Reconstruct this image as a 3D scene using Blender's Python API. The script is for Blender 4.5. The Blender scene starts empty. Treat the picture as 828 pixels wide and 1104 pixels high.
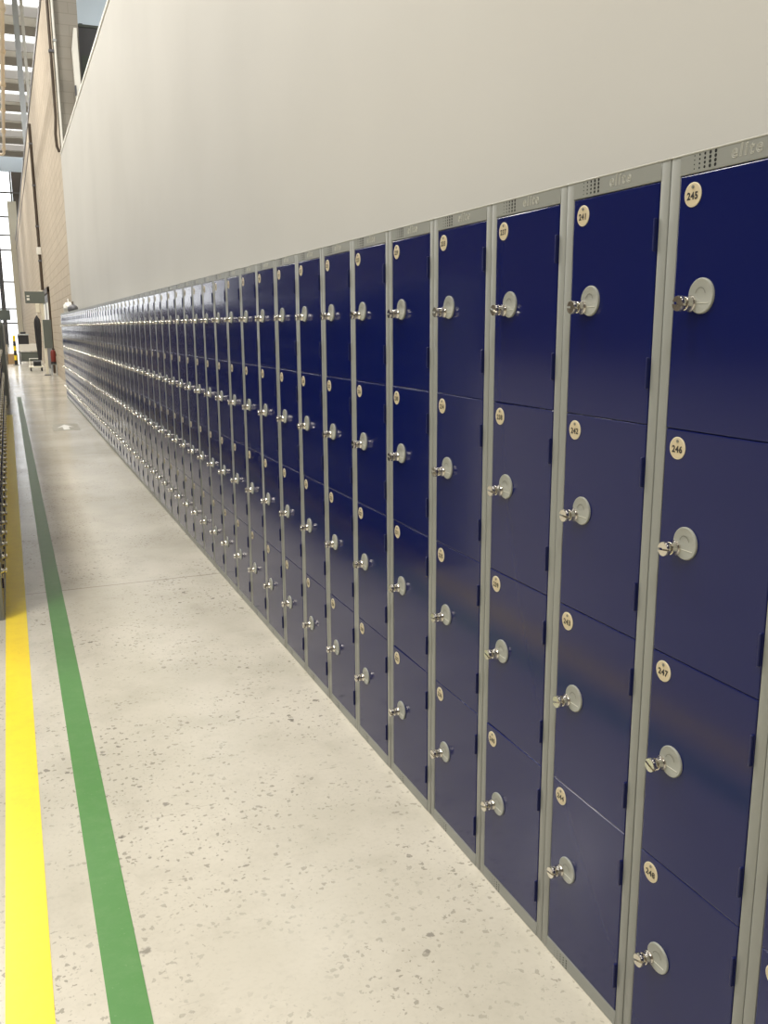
import bpy, bmesh, math, random
from mathutils import Vector, Matrix
random.seed(7)
SC = bpy.context.scene
COL = SC.collection
PI = math.pi

# ------------------------------------------------------------------ camera
def make_camera():
    ya, pi_, ro = 0.392053726, -0.206170221, -0.00550917
    f = Vector((math.sin(ya)*math.cos(pi_), math.cos(ya)*math.cos(pi_), math.sin(pi_)))
    rt = f.cross(Vector((0, 0, 1))).normalized()
    u = rt.cross(f)
    r2 = rt*math.cos(ro) + u*math.sin(ro)
    u2 = -rt*math.sin(ro) + u*math.cos(ro)
    cd = bpy.data.cameras.new('camera')
    cd.sensor_fit = 'VERTICAL'
    cd.sensor_height = 24.0
    cd.lens = 961.3077/1104*24.0
    cd.clip_start = 0.02; cd.clip_end = 400
    co = bpy.data.objects.new('camera', cd)
    COL.objects.link(co)
    m = Matrix((r2, u2, -f)).transposed().to_4x4()
    m.translation = Vector((-1.10931, -1.02387, 1.51304))
    co.matrix_world = m
    SC.camera = co
make_camera()

# ------------------------------------------------------------------ world, exposure, lights
SC.view_settings.view_transform = 'Standard'
SC.view_settings.look = 'None'
SC.view_settings.gamma = 1.0
SC.view_settings.use_curve_mapping = False
SC.view_settings.exposure = -1.15
try:
    SC.cycles.use_denoising = True
    SC.cycles.max_bounces = 8
    SC.cycles.diffuse_bounces = 4
    SC.cycles.sample_clamp_indirect = 8
except Exception:
    pass
W = bpy.data.worlds.new('overcast_sky'); SC.world = W
W.use_nodes = True
W.node_tree.nodes['Background'].inputs[0].default_value = (1.0, 0.99, 0.97, 1)
W.node_tree.nodes['Background'].inputs[1].default_value = 6.0

def area(name, loc, sx, sy, power, col=(1, 0.965, 0.905), rot=(0, 0, 0)):
    l = bpy.data.lights.new(name, 'AREA'); l.shape = 'RECTANGLE'
    l.size = sx; l.size_y = sy; l.energy = power; l.color = col
    o = bpy.data.objects.new(name, l); o.location = loc; o.rotation_euler = rot
    COL.objects.link(o); return o
for yy in (-7, 1, 9, 17, 27, 39, 53, 70):
    for xx in (-4.2, -12.0):
        area('high_bay_or_fill_lamp', (xx, yy, 12.5), 1.6, 2.4, (1750 if 5 < yy < 30 else 1500) if xx > -5 else 1000)
for yy in (12, 24, 30):  # unseen fill lamps added to light the cladding and plant cabinet
    area('high_bay_or_fill_lamp', (6.0, yy, 14.5), 1.6, 2.4, 700, (0.9, 0.96, 1.0))

# ------------------------------------------------------------------ materials
def mat(name, col, rough=0.5, metal=0.0, spec=0.5, coat=0.0):
    m = bpy.data.materials.new(name); m.use_nodes = True
    b = m.node_tree.nodes['Principled BSDF']
    b.inputs['Base Color'].default_value = (*col, 1)
    b.inputs['Roughness'].default_value = rough
    b.inputs['Metallic'].default_value = metal
    b.inputs['Specular IOR Level'].default_value = spec
    b.inputs['Coat Weight'].default_value = coat
    return m
def srgb(r, g, b):
    f = lambda c: (c/255/12.92) if c/255 <= 0.04045 else ((c/255+0.055)/1.055)**2.4
    return (f(r), f(g), f(b))
class NT:
    def __init__(s, m):
        s.t = m.node_tree; s.b = s.t.nodes['Principled BSDF']
    def n(s, kind, **kw):
        x = s.t.nodes.new(kind)
        for k, v in kw.items(): setattr(x, k, v)
        return x
    def l(s, a, b): s.t.links.new(a, b)
    def val(s, sock, v):
        if hasattr(v, 'links') or hasattr(v, 'is_linked'): s.l(v, sock)
        else: sock.default_value = v
    def math(s, op, a, b=0.0, c=None, clamp=False):
        x = s.n('ShaderNodeMath', operation=op, use_clamp=clamp)
        s.val(x.inputs[0], a); s.val(x.inputs[1], b)
        if c is not None: s.val(x.inputs[2], c)
        return x.outputs[0]
    def mix(s, fac, a, b, blend='MIX'):
        x = s.n('ShaderNodeMix', data_type='RGBA', blend_type=blend)
        s.val(x.inputs[0], fac)
        s.val(x.inputs[6], a); s.val(x.inputs[7], b)
        return x.outputs[2]
    def noise(s, vec, scale, detail=2.0, rough=0.5):
        x = s.n('ShaderNodeTexNoise'); s.l(vec, x.inputs['Vector'])
        x.inputs['Scale'].default_value = scale; x.inputs['Detail'].default_value = detail
        x.inputs['Roughness'].default_value = rough
        return x.outputs['Fac']
    def ramp(s, v, lo, hi):
        x = s.n('ShaderNodeMapRange', clamp=True); s.val(x.inputs[0], v)
        x.inputs[1].default_value = lo; x.inputs[2].default_value = hi
        return x.outputs[0]
    def pos(s):
        g = s.n('ShaderNodeNewGeometry'); return g.outputs['Position']
    def bump(s, h, strength, dist):
        x = s.n('ShaderNodeBump'); s.l(h, x.inputs['Height'])
        x.inputs['Strength'].default_value = strength; x.inputs['Distance'].default_value = dist
        s.l(x.outputs[0], s.b.inputs['Normal'])

def c4(c): return (*c, 1)

def concrete():
    m = mat('concrete', srgb(205, 198, 180), 0.3)
    t = NT(m); p = t.pos()
    big = t.noise(p, 0.8, 4, 0.6)
    mid = t.noise(p, 5, 5, 0.65)
    fine = t.noise(p, 60, 3, 0.6)
    base = t.mix(t.ramp(big, 0.3, 0.7), c4(srgb(184, 179, 163)), c4(srgb(216, 210, 196)))
    base = t.mix(t.math('MULTIPLY', t.ramp(mid, 0.5, 0.75), 0.35), base, c4(srgb(166, 160, 144)))
    base = t.mix(t.math('MULTIPLY', t.ramp(fine, 0.5, 0.8), 0.15), base, c4(srgb(150, 145, 130)))
    # worn specks
    wx = t.n('ShaderNodeTexNoise'); t.l(p, wx.inputs['Vector']); wx.inputs['Scale'].default_value = 55; wx.inputs['Detail'].default_value = 3
    add = t.n('ShaderNodeMixRGB'); add.blend_type = 'ADD'; add.inputs[0].default_value = 0.03
    t.l(p, add.inputs[1]); t.l(wx.outputs['Color'], add.inputs[2])
    def specks(scale, size, keep, dens_lo, dens_hi):
        v = t.n('ShaderNodeTexVoronoi'); t.l(add.outputs[0], v.inputs['Vector']); v.inputs['Scale'].default_value = scale
        sep = t.n('ShaderNodeSeparateColor'); t.l(v.outputs['Color'], sep.inputs[0])
        rad = t.math('MULTIPLY', sep.outputs[1], size)
        inside = t.math('LESS_THAN', v.outputs['Distance'], rad)
        pick = t.math('LESS_THAN', sep.outputs[0], keep)
        dens = t.ramp(t.noise(p, 1.7, 3, 0.6), dens_lo, dens_hi)
        return t.math('MULTIPLY', t.math('MULTIPLY', inside, pick), dens)
    s1 = specks(52, 0.42, 0.6, 0.36, 0.56)
    s2 = specks(21, 0.24, 0.5, 0.42, 0.58)
    s3 = specks(110, 0.4, 0.5, 0.36, 0.56)
    base = t.mix(t.math('MULTIPLY', s1, 0.55), base, c4(srgb(110, 106, 94)))
    base = t.mix(t.math('MULTIPLY', s2, 0.65), base, c4(srgb(96, 92, 82)))
    base = t.mix(t.math('MULTIPLY', s3, 0.3), base, c4(srgb(120, 114, 100)))
    # scuffs: thin streaks of stretched noise
    for ang, sc in ((0.5, 1.0), (-0.9, 1.3)):
        mp = t.n('ShaderNodeMapping'); t.l(p, mp.inputs['Vector'])
        mp.inputs['Rotation'].default_value = (0, 0, ang); mp.inputs['Scale'].default_value = (3*sc, 60*sc, 1)
        st = t.math('MULTIPLY', t.ramp(t.noise(mp.outputs[0], 1.0, 2, 0.5), 0.70, 0.76), t.ramp(t.noise(p, 2.3, 2), 0.5, 0.62))
        base = t.mix(t.math('MULTIPLY', st, 0.4), base, c4(srgb(128, 122, 108)))
    # expansion joints across the aisle
    sx = t.n('ShaderNodeSeparateXYZ'); t.l(p, sx.inputs[0])
    yy = t.math('SUBTRACT', sx.outputs[1], 4.35)
    wob = t.math('MULTIPLY', t.math('SUBTRACT', mid, 0.5), 0.01)
    md = t.math('PINGPONG', t.math('ADD', yy, wob), 3.0)
    j = t.math('LESS_THAN', md, 0.0045)
    base = t.mix(t.math('MULTIPLY', j, 0.6), base, c4(srgb(90, 84, 74)))
    # two dark stains
    for (bx, by, r) in ((-0.245, 0.775, 0.011), (-0.278, 0.726, 0.009), (-0.761, 1.681, 0.013), (-0.916, 1.540, 0.012), (-0.919, 0.997, 0.016)):
        dx = t.math('SUBTRACT', sx.outputs[0], bx); dy = t.math('SUBTRACT', sx.outputs[1], by)
        d = t.math('SQRT', t.math('ADD', t.math('MULTIPLY', dx, dx), t.math('MULTIPLY', dy, dy)))
        d = t.math('ADD', d, t.math('MULTIPLY', t.math('SUBTRACT', t.noise(p, 70, 2), 0.5), 0.03))
        k = t.math('SUBTRACT', 1.0, t.ramp(d, r*0.5, r))
        base = t.mix(t.math('MULTIPLY', k, 0.6), base, c4(srgb(96, 92, 84)))
    t.l(base, t.b.inputs['Base Color'])
    r = t.math('ADD', t.math('MULTIPLY', mid, 0.16), 0.12)
    t.l(r, t.b.inputs['Roughness'])
    t.bump(t.math('SUBTRACT', fine, t.math('MULTIPLY', s2, 1.0)), 0.12, 0.002)
    return m

def painted_line(name, col, worn):
    m = mat(name, col, 0.38)
    t = NT(m); p = t.pos()
    n1 = t.noise(p, 14, 5, 0.7); n2 = t.noise(p, 90, 3, 0.6)
    base = t.mix(t.math('MULTIPLY', t.ramp(n1, 0.45, 0.8), 0.22), c4(col), c4(worn))
    base = t.mix(t.math('MULTIPLY', t.ramp(n2, 0.66, 0.72), 0.35), base, c4(worn))
    t.l(base, t.b.inputs['Base Color'])
    t.bump(n2, 0.1, 0.001)
    return m

def plaster():
    m = mat('painted_plasterboard', srgb(214, 210, 200), 0.55)
    t = NT(m); p = t.pos()
    n1 = t.noise(p, 0.6, 3, 0.5)
    t.l(t.mix(t.ramp(n1, 0.3, 0.7), c4(srgb(192, 190, 183)), c4(srgb(199, 197, 190))), t.b.inputs['Base Color'])
    t.bump(t.noise(p, 160, 2), 0.04, 0.001)
    return m

def blockwork(name, a, b, mortar, axis):
    m = mat(name, a, 0.85)
    t = NT(m); p = t.pos()
    sx = t.n('ShaderNodeSeparateXYZ'); t.l(p, sx.inputs[0])
    cb = t.n('ShaderNodeCombineXYZ'); t.l(sx.outputs[axis], cb.inputs[0]); t.l(sx.outputs[2], cb.inputs[1])
    br = t.n('ShaderNodeTexBrick'); t.l(cb.outputs[0], br.inputs['Vector'])
    br.inputs['Scale'].default_value = 1.0
    br.inputs['Brick Width'].default_value = 0.45; br.inputs['Row Height'].default_value = 0.225
    br.inputs['Mortar Size'].default_value = 0.008
    br.inputs['Color1'].default_value = c4(a); br.inputs['Color2'].default_value = c4(b)
    br.inputs['Mortar'].default_value = c4(mortar)
    t.l(t.mix(t.math('MULTIPLY', t.noise(p, 3, 4), 0.3), br.outputs['Color'], c4(mortar)), t.b.inputs['Base Color'])
    return m

def paint_steel(name, col, rough, var=0.05, spec=0.5, orange=0.03):
    m = mat(name, col, rough, 0, spec)
    t = NT(m)
    tc = t.n('ShaderNodeTexCoord'); p = tc.outputs['Object']
    n = t.noise(p, 7, 3, 0.6)
    t.l(t.math('ADD', t.math('MULTIPLY', n, var*2), rough-var), t.b.inputs['Roughness'])
    t.bump(t.noise(p, 220, 2), orange, 0.0006)
    return m

M = {}
M['floor'] = concrete()
M['yellow'] = painted_line('yellow_floor_paint', srgb(252, 222, 44), srgb(205, 160, 60))
M['green'] = painted_line('green_floor_paint', srgb(82, 138, 70), srgb(134, 164, 118))
M['wall'] = plaster()
M['brick'] = blockwork('warm_blockwork', srgb(200, 188, 170), srgb(190, 178, 160), srgb(160, 144, 122), 1)
M['shaded_block'] = blockwork('shaded_blockwork', srgb(150, 145, 136), srgb(145, 140, 131), srgb(134, 129, 120), 0)  # same blocks as the warm wall, dimmer light put into a greyer colour
M['blue'] = paint_steel('navy_powder_coat', (0.0035, 0.008, 0.078), 0.13, 0.03, 0.42)
M['hinge'] = paint_steel('navy_hinge_paint', (0.0035, 0.0075, 0.07), 0.35, 0.03, 0.4)
M['grey'] = paint_steel('grey_powder_coat', srgb(138, 140, 134), 0.36, 0.05, 0.5)
M['dark'] = mat('hole_shade', (0.008, 0.008, 0.008), 0.9)  # flat black standing in for shade inside the vent holes
M['edge_highlight'] = mat('grey_edge_highlight', srgb(180, 180, 171), 0.35)  # frame grey made lighter: highlight painted into letters and top lip
M['disc'] = mat('grey_lock_plastic', srgb(156, 158, 150), 0.34)
M['disc_line'] = mat('lock_plate_line', srgb(212, 212, 200), 0.4)
M['disc_groove'] = mat('lock_plate_groove', srgb(120, 121, 112), 0.5)
M['chrome'] = mat('nickel_plate', (0.74, 0.71, 0.64), 0.16, 1.0)
M['plate'] = mat('cream_plate', srgb(200, 186, 154), 0.4)
M['plate_rim'] = mat('plate_rim', srgb(214, 204, 176), 0.35)
M['ink'] = mat('black_ink', (0.02, 0.018, 0.015), 0.5)
M['white'] = mat('white_paint', srgb(232, 230, 222), 0.45)
M['cream'] = mat('cream_paint', srgb(232, 226, 206), 0.5)
M['sticker'] = mat('worn_sticker', srgb(146, 142, 126), 0.4)
M['black'] = mat('black_plastic', (0.02, 0.02, 0.024), 0.5)
M['charcoal'] = mat('charcoal_steel', srgb(100, 100, 104), 0.5)
M['brown'] = mat('dark_brown_frame', srgb(74, 62, 50), 0.5)
M['signgrey'] = mat('grey_green_panel', srgb(98, 104, 98), 0.5)
M['red'] = mat('red_enamel', srgb(118, 44, 36), 0.4)
M['orange'] = mat('galvanised_orange', srgb(206, 190, 166), 0.5)
M['galv'] = mat('galvanised_steel', srgb(176, 180, 182), 0.45, 0.3)
M['roof'] = mat('roof_deck', srgb(222, 218, 210), 0.7)
M['column_paint'] = mat('pale_column_paint', srgb(196, 200, 202), 0.5)
M['purlin'] = mat('roof_steel', srgb(176, 170, 162), 0.6)
M['cladding'] = mat('pale_blue_cladding', srgb(196, 206, 212), 0.5)
M['farwall'] = mat('distant_wall', srgb(96, 88, 80), 0.7)
M['mullion'] = mat('window_bar', srgb(110, 108, 104), 0.5)
M['card'] = mat('cardboard', srgb(176, 146, 110), 0.8)
M['glass'] = mat('window_glass', (0.95, 0.97, 1), 0.05)
_b = M['glass'].node_tree.nodes['Principled BSDF']
_b.inputs['Transmission Weight'].default_value = 1.0; _b.inputs['IOR'].default_value = 1.1

# ------------------------------------------------------------------ mesh building
class MB:
    def __init__(s): s.v = []; s.f = []; s.m = []; s.mats = []; s.sm = []
    def mi(s, name):
        if name not in s.mats: s.mats.append(name)
        return s.mats.index(name)
    def add(s, vs, fs, mname, smooth=False):
        k = len(s.v); i = s.mi(mname)
        s.v += [tuple(v) for v in vs]
        for f in fs: s.f.append([k+a for a in f]); s.m.append(i); s.sm.append(smooth)
        return s
    def bm(s, b, mname, smooth=False, mtx=None):
        if mtx is not None: bmesh.ops.transform(b, matrix=mtx, verts=b.verts)
        b.verts.index_update()
        s.add([v.co[:] for v in b.verts], [[v.index for v in f.verts] for f in b.faces], mname, smooth)
        b.free(); return s
    def box(s, x0, x1, y0, y1, z0, z1, mname, bev=0.0, seg=1):
        b = bmesh.new()
        bmesh.ops.create_cube(b, size=1)
        for v in b.verts:
            v.co = ((x0+x1)/2 + v.co.x*(x1-x0), (y0+y1)/2 + v.co.y*(y1-y0), (z0+z1)/2 + v.co.z*(z1-z0))
        if bev > 0:
            bmesh.ops.bevel(b, geom=list(b.edges), offset=bev, segments=seg, affect='EDGES', profile=0.5)
        bmesh.ops.recalc_face_normals(b, faces=list(b.faces))
        return s.bm(b, mname)
    def lathe(s, prof, n, mname, mtx=None, smooth=True):
        """prof: (r, h) along local z"""
        b = bmesh.new(); rings = []
        for r, h in prof:
            if r < 1e-6: rings.append([b.verts.new((0, 0, h))])
            else: rings.append([b.verts.new((r*math.cos(2*PI*i/n), r*math.sin(2*PI*i/n), h)) for i in range(n)])
        for A, B in zip(rings, rings[1:]):
            for i in range(n):
                j = (i+1) % n
                if len(A) == 1 and len(B) == 1: continue
                if len(A) == 1: b.faces.new((A[0], B[i], B[j]))
                elif len(B) == 1: b.faces.new((A[i], A[j], B[0]))
                else: b.faces.new((A[i], A[j], B[j], B[i]))
        bmesh.ops.recalc_face_normals(b, faces=list(b.faces))
        return s.bm(b, mname, smooth, mtx)
    def tube(s, pts, r, mname, n=10, smooth=True):
        pts = [Vector(p) for p in pts]; b = bmesh.new(); rings = []
        up = None
        for i, p in enumerate(pts):
            d = (pts[min(i+1, len(pts)-1)] - pts[max(i-1, 0)]).normalized()
            if up is None:
                up = Vector((0, 0, 1)) if abs(d.z) < 0.9 else Vector((1, 0, 0))
            a = d.cross(up).normalized(); c = a.cross(d).normalized(); up = c
            rings.append([b.verts.new(p + a*r*math.cos(2*PI*k/n) + c*r*math.sin(2*PI*k/n)) for k in range(n)])
        for A, B in zip(rings, rings[1:]):
            for k in range(n): b.faces.new((A[k], A[(k+1) % n], B[(k+1) % n], B[k]))
        b.faces.new(rings[0]); b.faces.new(rings[-1][::-1])
        bmesh.ops.recalc_face_normals(b, faces=list(b.faces))
        return s.bm(b, mname, smooth)
    def mesh(s, name):
        me = bpy.data.meshes.new(name)
        me.from_pydata(s.v, [], s.f)
        for mn in s.mats: me.materials.append(M[mn])
        me.polygons.foreach_set('material_index', s.m)
        me.polygons.foreach_set('use_smooth', s.sm)
        me.update()
        if any(s.sm):
            try: me.set_sharp_from_angle(angle=math.radians(40))
            except Exception: pass
        return me
    def build(s, name, parent=None, loc=None):
        o = bpy.data.objects.new(name, s.mesh(name)); COL.objects.link(o)
        if parent: o.parent = parent
        if loc: o.location = loc
        return o

def link(name, me, parent=None, loc=(0, 0, 0)):
    o = bpy.data.objects.new(name, me); COL.objects.link(o)
    o.parent = parent; o.location = loc; return o
def thing(name, label, cat, loc=(0, 0, 0), rz=0, group=None):
    o = bpy.data.objects.new(name, None); COL.objects.link(o)
    o.empty_display_size = 0.1
    o.location = loc; o.rotation_euler = (0, 0, rz)
    return tag(o, label, cat, group)
def tag(o, label, cat, group=None):
    o['label'] = label; o['category'] = cat
    if group: o['group'] = group
    return o
def struct(o): o['kind'] = 'structure'; return o

def text_geo(s, size, extrude=0.0, bevel=0.0, outline=False, res=4, offset=0.0, spacing=1.0, shear=0.0):
    cu = bpy.data.curves.new('t', 'FONT'); cu.body = s; cu.size = size
    cu.align_x = 'CENTER'; cu.align_y = 'CENTER'
    cu.resolution_u = res; cu.extrude = extrude; cu.bevel_depth = bevel; cu.bevel_resolution = 1
    cu.offset = offset; cu.space_character = spacing; cu.shear = shear
    if outline: cu.fill_mode = 'NONE'
    o = bpy.data.objects.new('t', cu); COL.objects.link(o)
    dg = bpy.context.evaluated_depsgraph_get()
    me = o.evaluated_get(dg).to_mesh()
    vs = [v.co.copy() for v in me.vertices]; fs = [list(p.vertices) for p in me.polygons]
    o.evaluated_get(dg).to_mesh_clear()
    bpy.data.objects.remove(o); bpy.data.curves.remove(cu)
    return vs, fs
def facing_left(vs, x, y, z):      # text plane (u,v,w) onto a surface that faces -x
    return [(x - v.z, y - v.x, z + v.y) for v in vs]

# ------------------------------------------------------------------ room structure
PITCH = 0.322; NU = 62; H = 1.80; DEP = 0.30
YE = NU*PITCH                       # far end of the long row
WX = 0.31                           # plane of the white wall
YC = 20.9                           # corner of the brick building
XL, XR, YB, YF, ZR = -24.0, 14.0, -14.0, 90.0, 16.6

struct(MB().add([(XL, YB, 0), (XR, YB, 0), (XR, YF, 0), (XL, YF, 0)], [(0, 1, 2, 3)], 'floor').build('floor'))
# white partition and the deck it carries
struct(MB().box(WX, WX+0.12, YB, YC-0.02, 0, 5.22, 'wall').build('wall_right'))
struct(MB().box(WX-0.012, WX+0.16, YB, YC-0.02, 5.22, 5.27, 'white', 0.004).build('trim_1'))
struct(MB().box(WX+0.16, XR, YB, YC-0.02, 5.12, 5.22, 'white').build('ceiling_deck'))
# block building beyond
struct(MB().box(WX, WX+0.3, YC+0.01, 88.5, 0, 9.15, 'brick').build('wall_right_far'))
struct(MB().box(WX+0.01, 0.86, YC-0.02, YC+0.008, 0, 16.5, 'shaded_block').box(0.62, 0.86, YC+0.008, YC+0.4, 5.0, 16.5, 'shaded_block').build('wall_return'))
struct(MB().box(WX-0.03, WX+0.34, YC+0.6, 88.5, 9.15, 9.3, 'charcoal').build('trim_2'))
struct(MB().box(WX-0.02, WX+0.0, 36, 88.5, 8.42, 8.5, 'brown').build('trim_3'))
struct(MB().box(WX+0.62, XR, 33.8, 34.0, 5.2, ZR, 'cladding').build('wall_back_upper'))
struct(MB().box(WX+0.3, XR, YC+0.4, 34, 5.12, 5.2, 'white').build('ceiling_deck_far'))
# outer shell
struct(MB().box(XL-0.2, XL, YB, YF, 0, ZR, 'farwall').build('wall_left'))
struct(MB().box(XL, XR, YB-0.2, YB, 0, ZR, 'farwall').build('wall_near'))
struct(MB().box(XR, XR+0.2, YB, YF, 0, ZR, 'farwall').build('wall_side'))
# roof deck with rooflight strips left open to the sky, one pane of glazing in each
rl = MB(); gl = MB()
y = YB; k = 0
while y < YF:
    if k % 2 == 0 and y > 24:
        rl.box(XL, -9.0, y, y+3, ZR, ZR+0.1, 'roof'); rl.box(9.0, XR, y, y+3, ZR, ZR+0.1, 'roof')
        gl.box(-9.0, 9.0, y, y+3, ZR+0.03, ZR+0.04, 'glass')
    else:
        rl.box(XL, XR, y, min(y+3, YF), ZR, ZR+0.1, 'roof')
    y += 3; k += 1
struct(rl.build('ceiling')); struct(gl.build('window_2'))
pl = MB(); y = YB+3
while y < YF:
    pl.box(XL, XR, y-0.09, y+0.09, ZR-0.42, ZR, 'purlin'); y += 3
struct(pl.build('trim_4'))
# glazed far wall
gw = MB(); fr = MB()
gw.box(-18.0, -5.5, YF, YF+0.02, 0.5, 15.2, 'glass'); gw.box(-3.2, 0.4, YF, YF+0.02, 0.5, 15.2, 'glass')
fwx = MB().box(XL, -18.0, YF-0.1, YF+0.1, 0, 15.2, 'farwall').box(-5.5, -3.2, YF-0.1, YF+0.1, 0, 15.2, 'farwall').box(0.4, XR, YF-0.1, YF+0.1, 0, 15.2, 'farwall')
struct(fwx.build('wall_far_panel'))
fw = MB().box(XL, XR, YF-0.1, YF+0.1, 15.2, ZR, 'cladding').box(XL, -2.2, YF-0.1, YF+0.1, 0, 0.5, 'cladding')
struct(fw.build('wall_far'))
for i, z in enumerate((1.9, 3.2, 5.6, 8.4, 9.7, 11.3, 13.4)):
    fr.box(XL, XR, YF-0.16, YF-0.04, z-0.07, z+0.07, 'mullion')
x = XL
while x < 0.4:
    fr.box(x-0.07, x+0.07, YF-0.2, YF-0.04, 0, 15.2, 'mullion'); x += 1.35
fr.box(-1.35, -1.1, YF-1.2, YF-0.9, 0, 9.9, 'charcoal')
struct(fr.build('window_frame')); struct(gw.build('window_1'))
struct(MB().box(-0.15, 0.6, 88.5, 88.8, 0, 12.5, 'cream').build('trim_5'))

# ------------------------------------------------------------------ floor markings and aisle sticker
tag(MB().box(-1.2403, -1.137, -3.0, 16.1, 0, 0.0016, 'yellow').build('floor_line'),
    'bright yellow painted floor line hugging the foot of the opposite locker row', 'floor marking')
tag(MB().box(-1.024, -0.936, -3.0, 20.5, 0, 0.0016, 'green').build('floor_line'),
    'green painted floor line running up the middle of the concrete aisle', 'floor marking')
ar = thing('floor_arrow_sign', 'grey floor sticker with a white arrow, lying far down the aisle', 'floor sign', (-0.39, 13.6, 0))
MB().box(-0.19, 0.19, -0.47, 0.47, 0, 0.002, 'sticker').build('backing', ar)
MB().add([(-0.13, -0.1, 0.003), (0, 0.38, 0.003), (0.13, -0.1, 0.003), (0.045, 0.02, 0.003), (0.045, -0.38, 0.003), (-0.045, -0.38, 0.003), (-0.045, 0.02, 0.003),
          (-0.13, -0.1, 0.002), (0, 0.38, 0.002), (0.13, -0.1, 0.002), (0.045, 0.02, 0.002), (0.045, -0.38, 0.002), (-0.045, -0.38, 0.002), (-0.045, 0.02, 0.002)],
         [(0, 6, 3, 2, 1), (6, 5, 4, 3)] + [(i, i+7, (i+1) % 7+7, (i+1) % 7) for i in range(7)], 'white').build('arrow', ar)

# ------------------------------------------------------------------ lockers
DOORS = [(1.3262, 1.7635), (0.8962, 1.3252), (0.4662, 0.8952), (0.0370, 0.4652)]   # bottom, top of each door
DY0, DY1 = 0.0265, 0.2945

def carcass_mesh():
    m = MB(); w = PITCH-0.0012; y0, y1 = 0.0006, PITCH-0.0006
    m.box(0, 0.018, y0, 0.0252, 0, H, 'grey', 0.0022, 2)               # near stile
    m.box(0, 0.018, 0.2958, y1, 0, H, 'grey', 0.0022, 2)               # far stile
    m.box(-0.0006, 0.017, 0.0235, 0.2975, 1.7648, H-0.0004, 'grey', 0.0012)   # top rail
    m.box(-0.0006, 0.017, 0.0235, 0.2975, 0.0004, 0.0358, 'grey', 0.0012)     # bottom rail
    m.box(0.012, DEP, y0, y0+0.002, 0.001, H-0.001, 'grey')
    m.box(0.012, DEP, y1-0.002, y1, 0.001, H-0.001, 'grey')
    m.box(0.010, DEP, y0, y1, H-0.003, H, 'grey')
    m.box(-0.0016, 0.012, y0, y1, H-0.003, H+0.0004, 'edge_highlight', 0.0014, 2)  # lip of the top, its bright edge put into the colour
    m.box(0.012, DEP, y0, y1, 0.001, 0.003, 'grey')
    m.box(DEP-0.002, DEP, y0, y1, 0.001, H-0.001, 'grey')
    for zb, zt in DOORS[:3]:
        m.box(0.02, DEP-0.01, 0.004, PITCH-0.004, zb-0.003, zb-0.001, 'grey')
    # black discs paint the shade inside vent holes, growing towards the near side
    ys = (0.262, 0.2495, 0.237, 0.2245, 0.212); rs = (0.0013, 0.0019, 0.0025, 0.0031, 0.0036)
    for zz in ((1.7722, 1.7793, 1.7864, 1.7935), (0.0065, 0.0130, 0.0195, 0.0260)):
        for yy, r0 in zip(ys, rs):
            r = r0 if zz[0] > 1 else r0*0.62
            for z in zz:
                n = 10
                m.add([(-0.00075, yy+min(r, 0.0031)*math.cos(2*PI*i/n), z+min(r, 0.0031)*math.sin(2*PI*i/n)) for i in range(n)], [list(range(n))], 'dark')
    vs, fs = text_geo('elite', 0.0285, 0.0, 0.00075, True, 6, 0.0, 1.3, 0.12)
    m.add(facing_left(vs, -0.0006, 0.1435, 1.7845), fs, 'edge_highlight', True)
    return m.mesh('cabinet_frame')

def door_mesh(h):
    m = MB(); w = DY1-DY0
    m.box(0, 0.016, 0, w, 0, h, 'blue', 0.0022, 3)
    return m.mesh('door')
def hinge_mesh():
    m = MB()
    m.box(-0.006, 0.002, 0.0, 0.0055, -0.058, 0, 'hinge', 0.0018, 3)
    return m.mesh('hinge')
def lock_plate_mesh():
    m = MB()
    R = Matrix.Rotation(-PI/2, 4, 'Y')
    m.lathe([(0.0302, 0.0), (0.0305, 0.0022), (0.0298, 0.0038), (0.0285, 0.0044), (0.0275, 0.0040), (0, 0.0040)], 40, 'disc', R)
    # thin cross line from the cylinder and a moulded arc above it
    m.box(-0.0046, -0.0038, -0.0205, 0.014, -0.0125, -0.0113, 'disc_line')
    arc = []
    n = 16
    for i in range(n+1):
        a = PI*0.06 + PI*0.88*i/n
        for r in (0.0128, 0.0112): arc.append((-0.0046, r*math.cos(a), 0.002 + r*math.sin(a)))
    m.add(arc, [(2*i, 2*i+1, 2*i+3, 2*i+2) for i in range(n)], 'disc_groove')
    return m.mesh('lock_plate')
def hasp_mesh():
    m = MB()
    R = Matrix.Rotation(-PI/2, 4, 'Y')
    m.lathe([(0.0146, 0), (0.0146, 0.0022), (0.0134, 0.0045), (0.0124, 0.007), (0.0121, 0.0125), (0.0118, 0.0150), (0.0105, 0.0160), (0.0, 0.0160)], 28, 'chrome', R)
    m.lathe([(0.0062, 0.015), (0.0062, 0.022)], 14, 'chrome', R)
    # slotted head: two rounded halves with a gap for the padlock bow
    for sgn in (-1, 1):
        b = bmesh.new(); n = 12; prof = [(0.0125, 0.0205), (0.0136, 0.0215), (0.0138, 0.0275), (0.0128, 0.0305)]
        g = 0.0022; rings = []
        for r, hh in prof:
            a0 = math.asin(g/r)
            rings.append([b.verts.new((-hh, r*math.cos(a0+(PI-2*a0)*i/n), sgn*r*math.sin(a0+(PI-2*a0)*i/n))) for i in range(n+1)])
        for A, B in zip(rings, rings[1:]):
            for i in range(n+1): b.faces.new((A[i], A[(i+1) % (n+1)], B[(i+1) % (n+1)], B[i]))
        b.faces.new(rings[0]); b.faces.new(rings[-1])
        bmesh.ops.recalc_face_normals(b, faces=list(b.faces))
        m.bm(b, 'chrome', True)
    m.box(-0.0245, -0.0195, -0.0095, 0.0095, -0.009, 0.009, 'chrome', 0.0012)
    return m.mesh('lock_hasp')
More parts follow.
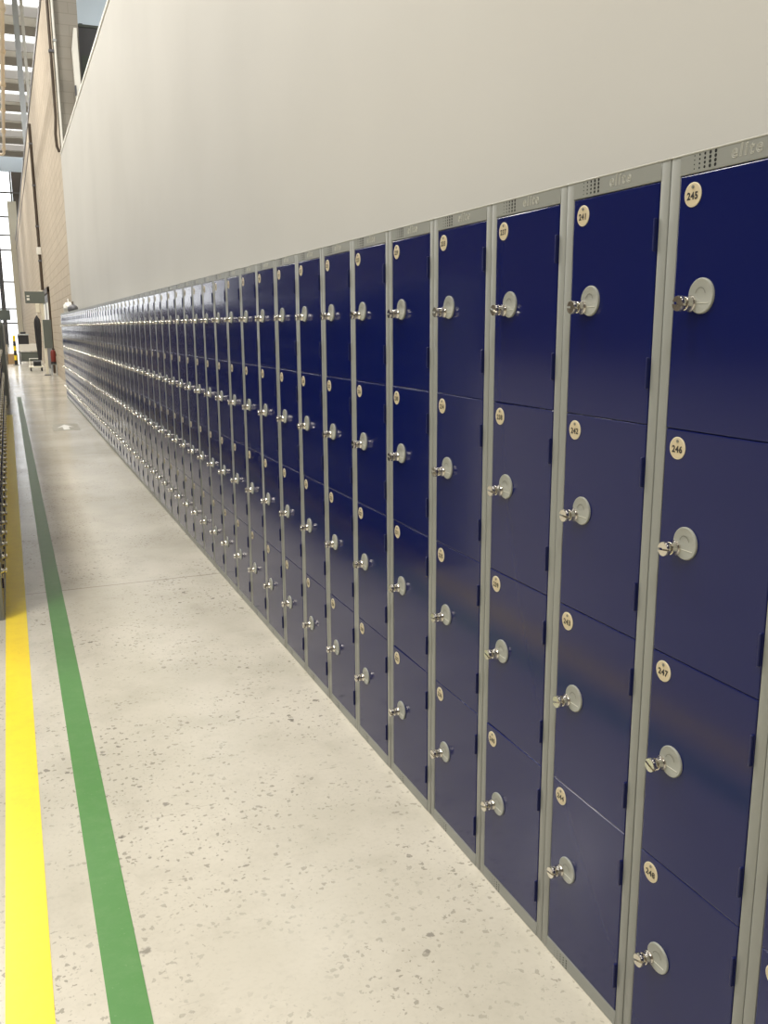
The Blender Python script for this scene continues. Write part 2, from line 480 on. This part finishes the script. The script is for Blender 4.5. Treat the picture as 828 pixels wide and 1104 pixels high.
def plate_mesh(num):
    m = MB()
    R = Matrix.Rotation(-PI/2, 4, 'Y')
    m.lathe([(0.0204, 0), (0.0206, 0.0012), (0.0196, 0.0018), (0.0186, 0.0018)], 32, 'plate_rim', R)
    m.lathe([(0.0187, 0.0017), (0, 0.0017)], 32, 'plate', R, False)
    m.lathe([(0.0031, 0.0017), (0.0028, 0.003), (0, 0.0032)], 12, 'disc_groove', Matrix.Translation((0, 0, 0.0128)) @ R)
    if num is not None:
        vs, fs = text_geo(str(num), 0.0168, 0.0001, 0.0, False, 3, 0.0006, 1.1)
        m.add(facing_left(vs, -0.0019, 0.0, -0.0026), fs, 'ink')
    return m.mesh('number_plate')

CARC = carcass_mesh(); DM = [door_mesh(t-b) for b, t in DOORS]
HINGE = hinge_mesh(); LP = lock_plate_mesh(); HASP = hasp_mesh(); BLANK = plate_mesh(None)

ONES = 'zeroth first second third fourth fifth sixth seventh eighth ninth tenth eleventh twelfth thirteenth fourteenth fifteenth sixteenth seventeenth eighteenth nineteenth'.split()
TENS = {20: ('twentieth', 'twenty'), 30: ('thirtieth', 'thirty'), 40: ('fortieth', 'forty'), 50: ('fiftieth', 'fifty'), 60: ('sixtieth', 'sixty')}
def ordinal(n):
    if n < 20: return ONES[n]
    a, b = divmod(n, 10)
    return TENS[a*10][0] if b == 0 else TENS[a*10][1] + '-' + ONES[b]

def locker(loc, rz, label, group, first, tilt, near):
    t = thing('locker', label, 'locker', loc, rz, group)
    link('cabinet_frame', CARC, t)
    for k, (b, tp) in enumerate(DOORS):
        d = link('door', DM[k], t, (-0.0004, DY0, b))
        d.rotation_euler = (random.gauss(0, tilt*0.3), 0, random.gauss(0, tilt))
        h = tp-b
        num = None if first is None else first+k
        p = link('number_plate', BLANK if num is None else plate_mesh(num), d, (0, 0.2335, h-0.0335))
        if near: p['label'] = 'round cream plate reading %d' % num
        link('lock_plate', LP, d, (0, 0.1960, h-0.2035))
        link('lock_hasp', HASP, d, (-0.0035, 0.1960+0.0225, h-0.2035-0.0125)).rotation_euler = (random.uniform(-0.5, 0.5), 0, 0)
        for z in (h-0.062, h-0.312): link('hinge', HINGE, d, (0, 0.0006, z))
    return t

for i in range(0, NU+1):
    fn = 249-4*i
    if i == 0: lab = 'blue four-door steel locker cut off by the photo, numbered 249 upward'
    elif i == 1: lab = 'nearest complete blue four-door locker in grey frame, plates 245 to 248'
    elif i == NU: lab = 'last blue four-door locker of the long row, against the block wall corner'
    else: lab = '%s complete blue four-door locker counting from the camera end, plates %d to %d' % (ordinal(i), fn, fn+3)
    locker((random.uniform(-0.0007, 0.0007), (i-1)*PITCH, 0), 0, lab, 'blue four-door lockers in a row along the white wall', fn, 0.0026, i < 7)
NL = 42
for i in range(NL):
    lab = '%s locker of the row opposite, counting from its near end beyond the yellow line' % ordinal(i+1)
    locker((-1.2462, 3.9+(i+1)*PITCH, 0), PI, lab, 'lockers in the row opposite, beside the yellow line', None, 0.003, False)

# ------------------------------------------------------------------ on top of the long row
bg = thing('carrier_bag', 'crumpled white bag lying on top of the far end lockers', 'bag', (0.13, 19.25, H+0.0013))
b = bmesh.new(); bmesh.ops.create_icosphere(b, subdivisions=3, radius=1)
for v in b.verts:
    k = 1+0.14*math.sin(7*v.co.x+3*v.co.y)*math.cos(6*v.co.z+4*v.co.x)
    v.co = Vector((v.co.x*0.1*k, v.co.y*0.34*k, max(v.co.z*k, -0.75)*0.13+0.0975))
MB().bm(b, 'white', True).build('bag_body', bg)
MB().tube([(0.0, -0.15, 0.2), (-0.01, -0.1, 0.27), (0.0, 0.0, 0.29), (0.01, 0.1, 0.25), (0, 0.14, 0.19)], 0.009, 'white').build('handle', bg)
bg = thing('holdall', 'small dark holdall lying on the lockers in front of the white bag', 'bag', (0.16, 18.35, H+0.0013))
b = bmesh.new(); bmesh.ops.create_icosphere(b, subdivisions=3, radius=1)
for v in b.verts:
    k = 1+0.08*math.sin(9*v.co.y)
    v.co = Vector((v.co.x*0.1*k, v.co.y*0.3*k, max(v.co.z, -0.8)*0.09+0.072))
MB().bm(b, 'charcoal', True).build('bag_body', bg)
MB().tube([(0, -0.14, 0.15), (0, -0.08, 0.21), (0, 0.08, 0.21), (0, 0.14, 0.15)], 0.01, 'brown').build('handle', bg)

# ------------------------------------------------------------------ opposite row: sign at its far end
for k in range(9):
    y0 = 17.6+k*1.25
    tc = thing('tool_cabinet', '%s tall grey two-door cabinet standing past the far end of the opposite locker row' % ordinal(k+1), 'cabinet', (-1.185, y0, 0), PI, 'grey tool cabinets past the opposite locker row')
    MB().box(0, 0.45, -1.2, 0, 0.06, 1.62, 'grey', 0.006).box(0.03, 0.42, -1.17, -0.03, 0, 0.06, 'charcoal').build('cabinet_body', tc)
    for a in (-1.18, -0.59):
        dd = MB().box(-0.018, -0.0005, a, a+0.57, 0.09, 1.59, 'black' if (k+(a > -1)) % 3 == 0 else 'galv', 0.004).build('door', tc)
        MB().tube([(-0.018, a+0.3, 0.8), (-0.05, a+0.3, 0.82), (-0.05, a+0.3, 1.0), (-0.018, a+0.3, 1.02)], 0.009, 'chrome').build('handle', dd)
sg = thing('flag_sign', 'grey flag sign standing on the first tall grey cabinet past the opposite row', 'sign', (-1.26, 17.68, 1.621))
MB().box(0.0, 0.24, -0.02, 0.02, 0.03, 0.22, 'signgrey', 0.004).build('sign_panel', sg)
MB().box(-0.12, 0.08, -0.05, 0.05, 0.0, 0.029, 'galv').build('bracket', sg)

# ------------------------------------------------------------------ doorway in the block wall
dm = MB()
dm.box(WX-0.07, WX+0.01, 31.3, 31.5, 0, 2.8, 'brown', 0.01).box(WX-0.07, WX+0.01, 36.4, 36.6, 0, 2.8, 'brown', 0.01).box(WX-0.07, WX+0.01, 31.3, 36.6, 2.66, 2.84, 'brown', 0.01)
d1 = struct(dm.build('door_1'))
for y0, y1 in ((31.55, 33.9), (33.95, 36.35)):
    MB().box(WX-0.035, WX+0.005, y0, y1, 0.02, 2.64, 'charcoal', 0.005).build('door_leaf', d1)
    MB().box(WX-0.045, WX-0.03, y0+0.5, y1-0.5, 1.75, 2.35, 'white').build('door_notice', d1)
    MB().tube([(WX-0.04, y1-0.2, 1.0), (WX-0.09, y1-0.2, 1.0), (WX-0.09, y1-0.2, 1.25), (WX-0.04, y1-0.2, 1.25)], 0.015, 'chrome').build('door_handle', d1)

# ------------------------------------------------------------------ sign post beside the doorway
sp = thing('sign_post', 'tall cream post carrying a grey sideways sign board beside the doorway', 'sign', (0.0, 30.0, 0))
MB().box(-0.045, 0.045, -0.045, 0.045, 0, 2.66, 'cream', 0.006).build('post', sp)
MB().box(-0.1, 0.1, -0.1, 0.1, 0, 0.03, 'charcoal', 0.006).build('base_plate', sp)
MB().box(-0.49, 0.09, -0.075, -0.05, 2.26, 2.62, 'signgrey', 0.004).build('sign_board', sp)
MB().box(-0.2, -0.08, -0.11, 0.01, 1.97, 2.25, 'cream', 0.02, 2).build('beacon', sp)
MB().box(-0.03, 0.22, -0.11, -0.05, 0.86, 1.75, 'signgrey', 0.006).build('notice_panel', sp)
MB().box(-0.44, -0.36, -0.08, -0.0752, 2.35, 2.42, 'white').box(-0.44, -0.36, -0.08, -0.0752, 2.46, 2.5, 'white').build('sign_marking', sp)
ct = thing('coat', 'long dark coat hanging on the cream sign post', 'coat', (-0.19, 29.98, 0.48))
b = bmesh.new(); rings = []
prof = [(0.0, 0.05), (0.3, 0.062), (0.6, 0.08), (0.9, 0.085), (1.15, 0.09), (1.28, 0.075), (1.36, 0.035), (1.4, 0.01)]
for z, r in prof:
    rings.append([b.verts.new(((r*(1+0.18*math.sin(5*a*2*PI/20)))*math.cos(a*2*PI/20), 0.6*(r*(1+0.18*math.sin(5*a*2*PI/20)))*math.sin(a*2*PI/20), z)) for a in range(20)])
for A, B in zip(rings, rings[1:]):
    for i in range(20): b.faces.new((A[i], A[(i+1) % 20], B[(i+1) % 20], B[i]))
b.faces.new(rings[0][::-1]); b.faces.new(rings[-1])
MB().bm(b, 'black', True).build('coat_body', ct)
MB().tube([(0.0, 0, 1.38), (0.01, 0, 1.44), (0.09, 0, 1.46), (0.135, 0, 1.43)], 0.008, 'chrome').build('hook', ct)

fe = thing('fire_extinguisher', 'red fire extinguisher standing on a low grey stand under the notice panel', 'fire extinguisher', (0.205, 29.9, 0.361))
MB().lathe([(0, 0), (0.075, 0.0), (0.08, 0.02), (0.08, 0.36), (0.06, 0.42), (0.025, 0.45), (0, 0.45)], 24, 'red').build('cylinder_body', fe)
MB().lathe([(0.082, 0.0), (0.083, 0.07), (0.08, 0.072)], 24, 'black').build('foot_ring', fe)
MB().box(-0.02, 0.07, -0.012, 0.012, 0.45, 0.48, 'black', 0.004).tube([(0.02, 0, 0.45), (0.07, 0, 0.4), (0.09, 0, 0.25)], 0.01, 'black').build('valve_and_hose', fe)
st = thing('extinguisher_stand', 'low grey open stand holding up the red extinguisher', 'stand', (0.205, 29.9, 0))
MB().box(-0.09, 0.09, -0.11, 0.11, 0.335, 0.36, 'signgrey', 0.004).build('shelf', st)
for a in (-0.075, 0.075):
    for c in (-0.095, 0.095): MB().box(a-0.012, a+0.012, c-0.012, c+0.012, 0, 0.335, 'galv').build('leg', st)

# ------------------------------------------------------------------ far end of the aisle
tr = thing('platform_trolley', 'low cream platform trolley on castors short of the white bench', 'trolley', (-0.24, 33.4, 0))
MB().box(-0.24, 0.24, -0.4, 0.4, 0.13, 0.17, 'cream', 0.01).build('deck', tr)
MB().tube([(-0.2, 0.38, 0.17), (-0.2, 0.38, 0.42), (0.2, 0.38, 0.42), (0.2, 0.38, 0.17)], 0.014, 'white').build('push_handle', tr)
for a in (-0.18, 0.18):
    for c in (-0.3, 0.3):
        MB().lathe([(0, -0.02), (0.06, -0.02), (0.065, 0), (0.06, 0.02), (0, 0.02)], 16, 'black', Matrix.Translation((a, c, 0.065)) @ Matrix.Rotation(PI/2, 4, 'Y')).box(a-0.03, a+0.03, c-0.02, c+0.02, 0.115, 0.131, 'galv').build('castor', tr)
bx = thing('toolbox', 'small black toolbox on the cream platform trolley', 'toolbox', (-0.2, 33.3, 0.171))
MB().box(-0.13, 0.13, -0.12, 0.12, 0, 0.15, 'black', 0.012, 2).build('box_body', bx)
MB().box(-0.135, 0.135, -0.125, 0.125, 0.151, 0.185, 'charcoal', 0.01, 2).build('lid', bx)

wb = thing('workbench', 'white-topped workbench with open shelf standing across the end of the aisle', 'workbench', (-0.3, 40.0, 0))
MB().box(-0.42, 0.42, -0.35, 0.35, 0.79, 0.83, 'white', 0.006).build('worktop', wb)
MB().box(-0.4, 0.4, -0.345, -0.325, 0.56, 0.79, 'white').build('front_panel', wb)
MB().box(-0.38, 0.38, -0.3, 0.3, 0.12, 0.15, 'signgrey').box(-0.34, 0.34, -0.24, 0.26, 0.15, 0.5, 'signgrey', 0.01).build('shelf', wb)
for a in (-0.38, 0.38):
    for c in (-0.3, 0.3): MB().box(a-0.025, a+0.025, c-0.025, c+0.025, 0, 0.79, 'charcoal').build('leg', wb)
cr = thing('crate', 'black plastic crate standing on the white workbench', 'crate', (-0.5, 39.9, 0.831))
MB().box(-0.21, 0.21, -0.2, 0.2, 0, 0.36, 'black', 0.015, 2).build('crate_body', cr)
MB().box(-0.23, 0.23, -0.22, 0.22, 0.361, 0.42, 'galv', 0.02, 2).box(-0.1, 0.12, -0.1, 0.1, 0.42, 0.5, 'black', 0.03, 2).build('lid', cr)
gp = thing('guard_post', 'short black and yellow guard post left of the white workbench', 'post', (-0.86, 38.9, 0))
MB().lathe([(0, 0), (0.12, 0), (0.12, 0.02), (0.05, 0.025)], 20, 'charcoal').build('base_plate', gp)
pm = MB()
for k in range(6): pm.lathe([(0.055, 0.02+k*0.19), (0.055, 0.02+(k+1)*0.19)], 20, 'yellow' if k % 2 else 'black')
pm.lathe([(0.055, 1.16), (0.04, 1.2), (0, 1.21)], 20, 'yellow'); pm.build('post', gp)
cb = thing('cardboard_box', 'brown cardboard box on the floor behind the striped guard post', 'box', (-1.02, 40.6, 0))
MB().box(-0.25, 0.25, -0.25, 0.25, 0, 0.42, 'card', 0.004).build('box_body', cb)
MB().box(-0.25, 0.25, -0.03, 0.03, 0.4201, 0.4215, 'cream').build('packing_tape', cb)

# ------------------------------------------------------------------ high up
cd = thing('conduit', 'dark vertical conduit climbing the beige block wall above the doorway', 'conduit', (WX-0.08, 34.8, 2.85))
MB().tube([(0, 0, 0), (0, 0, 5.7)], 0.055, 'brown').build('pipe', cd)
for z in (1.0, 2.2, 3.6, 5.0): MB().box(-0.07, 0.06, -0.09, 0.09, z, z+0.06, 'charcoal').build('clip', cd)
MB().box(-0.09, 0.06, -0.14, 0.14, 1.25, 1.5, 'white', 0.01).build('junction_box', cd)
dp = thing('downpipe', 'dark downpipe on the outer corner of the block building', 'pipe', (WX-0.05, YC-0.08, 5.28))
MB().tube([(0.06, 0, 0.02), (0.02, 0, 0.0), (-0.02, 0, 0.1), (-0.03, 0, 0.35), (0.0, 0, 0.7), (0.0, 0, 11.2)], 0.032, 'brown').build('pipe', dp)
for z in (2.0, 4.5, 7.0, 9.5): MB().box(-0.045, 0.06, -0.045, 0.06, z, z+0.05, 'charcoal').build('clip', dp)
wp = thing('white_pipe', 'slim white pipe running up beside the dark corner downpipe', 'pipe', (WX+0.045, YC-0.09, 5.3))
MB().tube([(0, 0, 0), (0, 0, 11.2)], 0.026, 'white').build('pipe', wp)
for z in (2.2, 4.7, 7.2, 9.7): MB().box(-0.035, 0.035, -0.035, 0.04, z, z+0.04, 'galv').build('clip', wp)
du = thing('duct', 'short white tapering duct rising in front of the grey block pier', 'duct', (0.71, 20.74, 5.27))
b = bmesh.new()
vs = [b.verts.new(p) for p in ((0.01, -0.09, 0), (0.12, -0.09, 0), (0.12, 0.09, 0), (0.01, 0.09, 0), (-0.02, -0.09, 2.1), (0.1, -0.09, 2.1), (0.1, 0.09, 2.1), (-0.02, 0.09, 2.1), (0.04, -0.09, 2.5), (0.1, -0.09, 2.5), (0.1, 0.09, 2.5), (0.04, 0.09, 2.5))]
for f in ((0, 1, 2, 3), (0, 4, 5, 1), (1, 5, 6, 2), (2, 6, 7, 3), (3, 7, 4, 0), (4, 8, 9, 5), (5, 9, 10, 6), (6, 10, 11, 7), (7, 11, 8, 4), (8, 11, 10, 9)): b.faces.new([vs[i] for i in f])
bmesh.ops.recalc_face_normals(b, faces=list(b.faces))
MB().bm(b, 'white').build('casing', du)
MB().box(-0.02, 0.01, -0.1, 0.0, 1.15, 1.35, 'charcoal').build('damper', du)
ac = thing('plant_cabinet', 'big dark grey plant cabinet standing on the deck above the white wall', 'cabinet', (1.2, 22.4, 5.203))
MB().box(-0.33, 0.33, -0.35, 0.35, 0.0, 3.0, 'charcoal', 0.01).build('casing', ac)
MB().box(-0.35, 0.35, -0.37, 0.37, 3.0, 3.06, 'signgrey', 0.01).box(-0.2, -0.12, -0.2, -0.1, 3.06, 3.12, 'black').build('lid', ac)
MB().box(-0.2, 0.2, -0.36, -0.345, 0.4, 2.4, 'signgrey').build('access_panel', ac)

pp = thing('service_pipe', 'pale orange service pipe with collars hung high along the aisle', 'pipe', (-0.645, 10.0, 8.0))
MB().tube([(0.0, 0, 0), (0.0, 27.7, 0), (-0.05, 28, 0), (-0.4, 28.1, 0)], 0.05, 'orange', 14).build('pipe', pp)
for k in range(9):
    MB().lathe([(0.05, 0), (0.075, 0.02), (0.075, 0.2), (0.05, 0.22)], 16, 'orange', Matrix.Translation((0, 1+k*3.2, 0)) @ Matrix.Rotation(-PI/2, 4, 'X')).build('collar', pp)
    MB().tube([(0, 1.1+k*3.2, 0.05), (0, 1.1+k*3.2, 8.55)], 0.008, 'galv', 6).build('hanger', pp)
struct(MB().box(WX+0.3, XR, 34.0, 88.5, 9.05, 9.15, 'white').build('ceiling_deck_rear'))
for (x0, x1, yy, mt, lab) in ((0.335, 0.57, 46, 'column_paint', 'broad grey steel column rising above the block wall top'), (0.66, 0.79, 46, 'white', 'slender white column rising above the block wall top')):
    c = thing('steel_column', lab, 'column', ((x0+x1)/2, yy, 9.15)); w = (x1-x0)/2
    MB().box(-w, w, -0.12, -0.09, 0, 7.3, mt).box(-w, w, 0.09, 0.12, 0, 7.3, mt).box(-0.03, 0.03, -0.09, 0.09, 0, 7.3, mt).build('shaft', c)
    MB().box(-w-0.08, w+0.08, -0.2, 0.2, 0, 0.04, 'charcoal').build('base_plate', c)
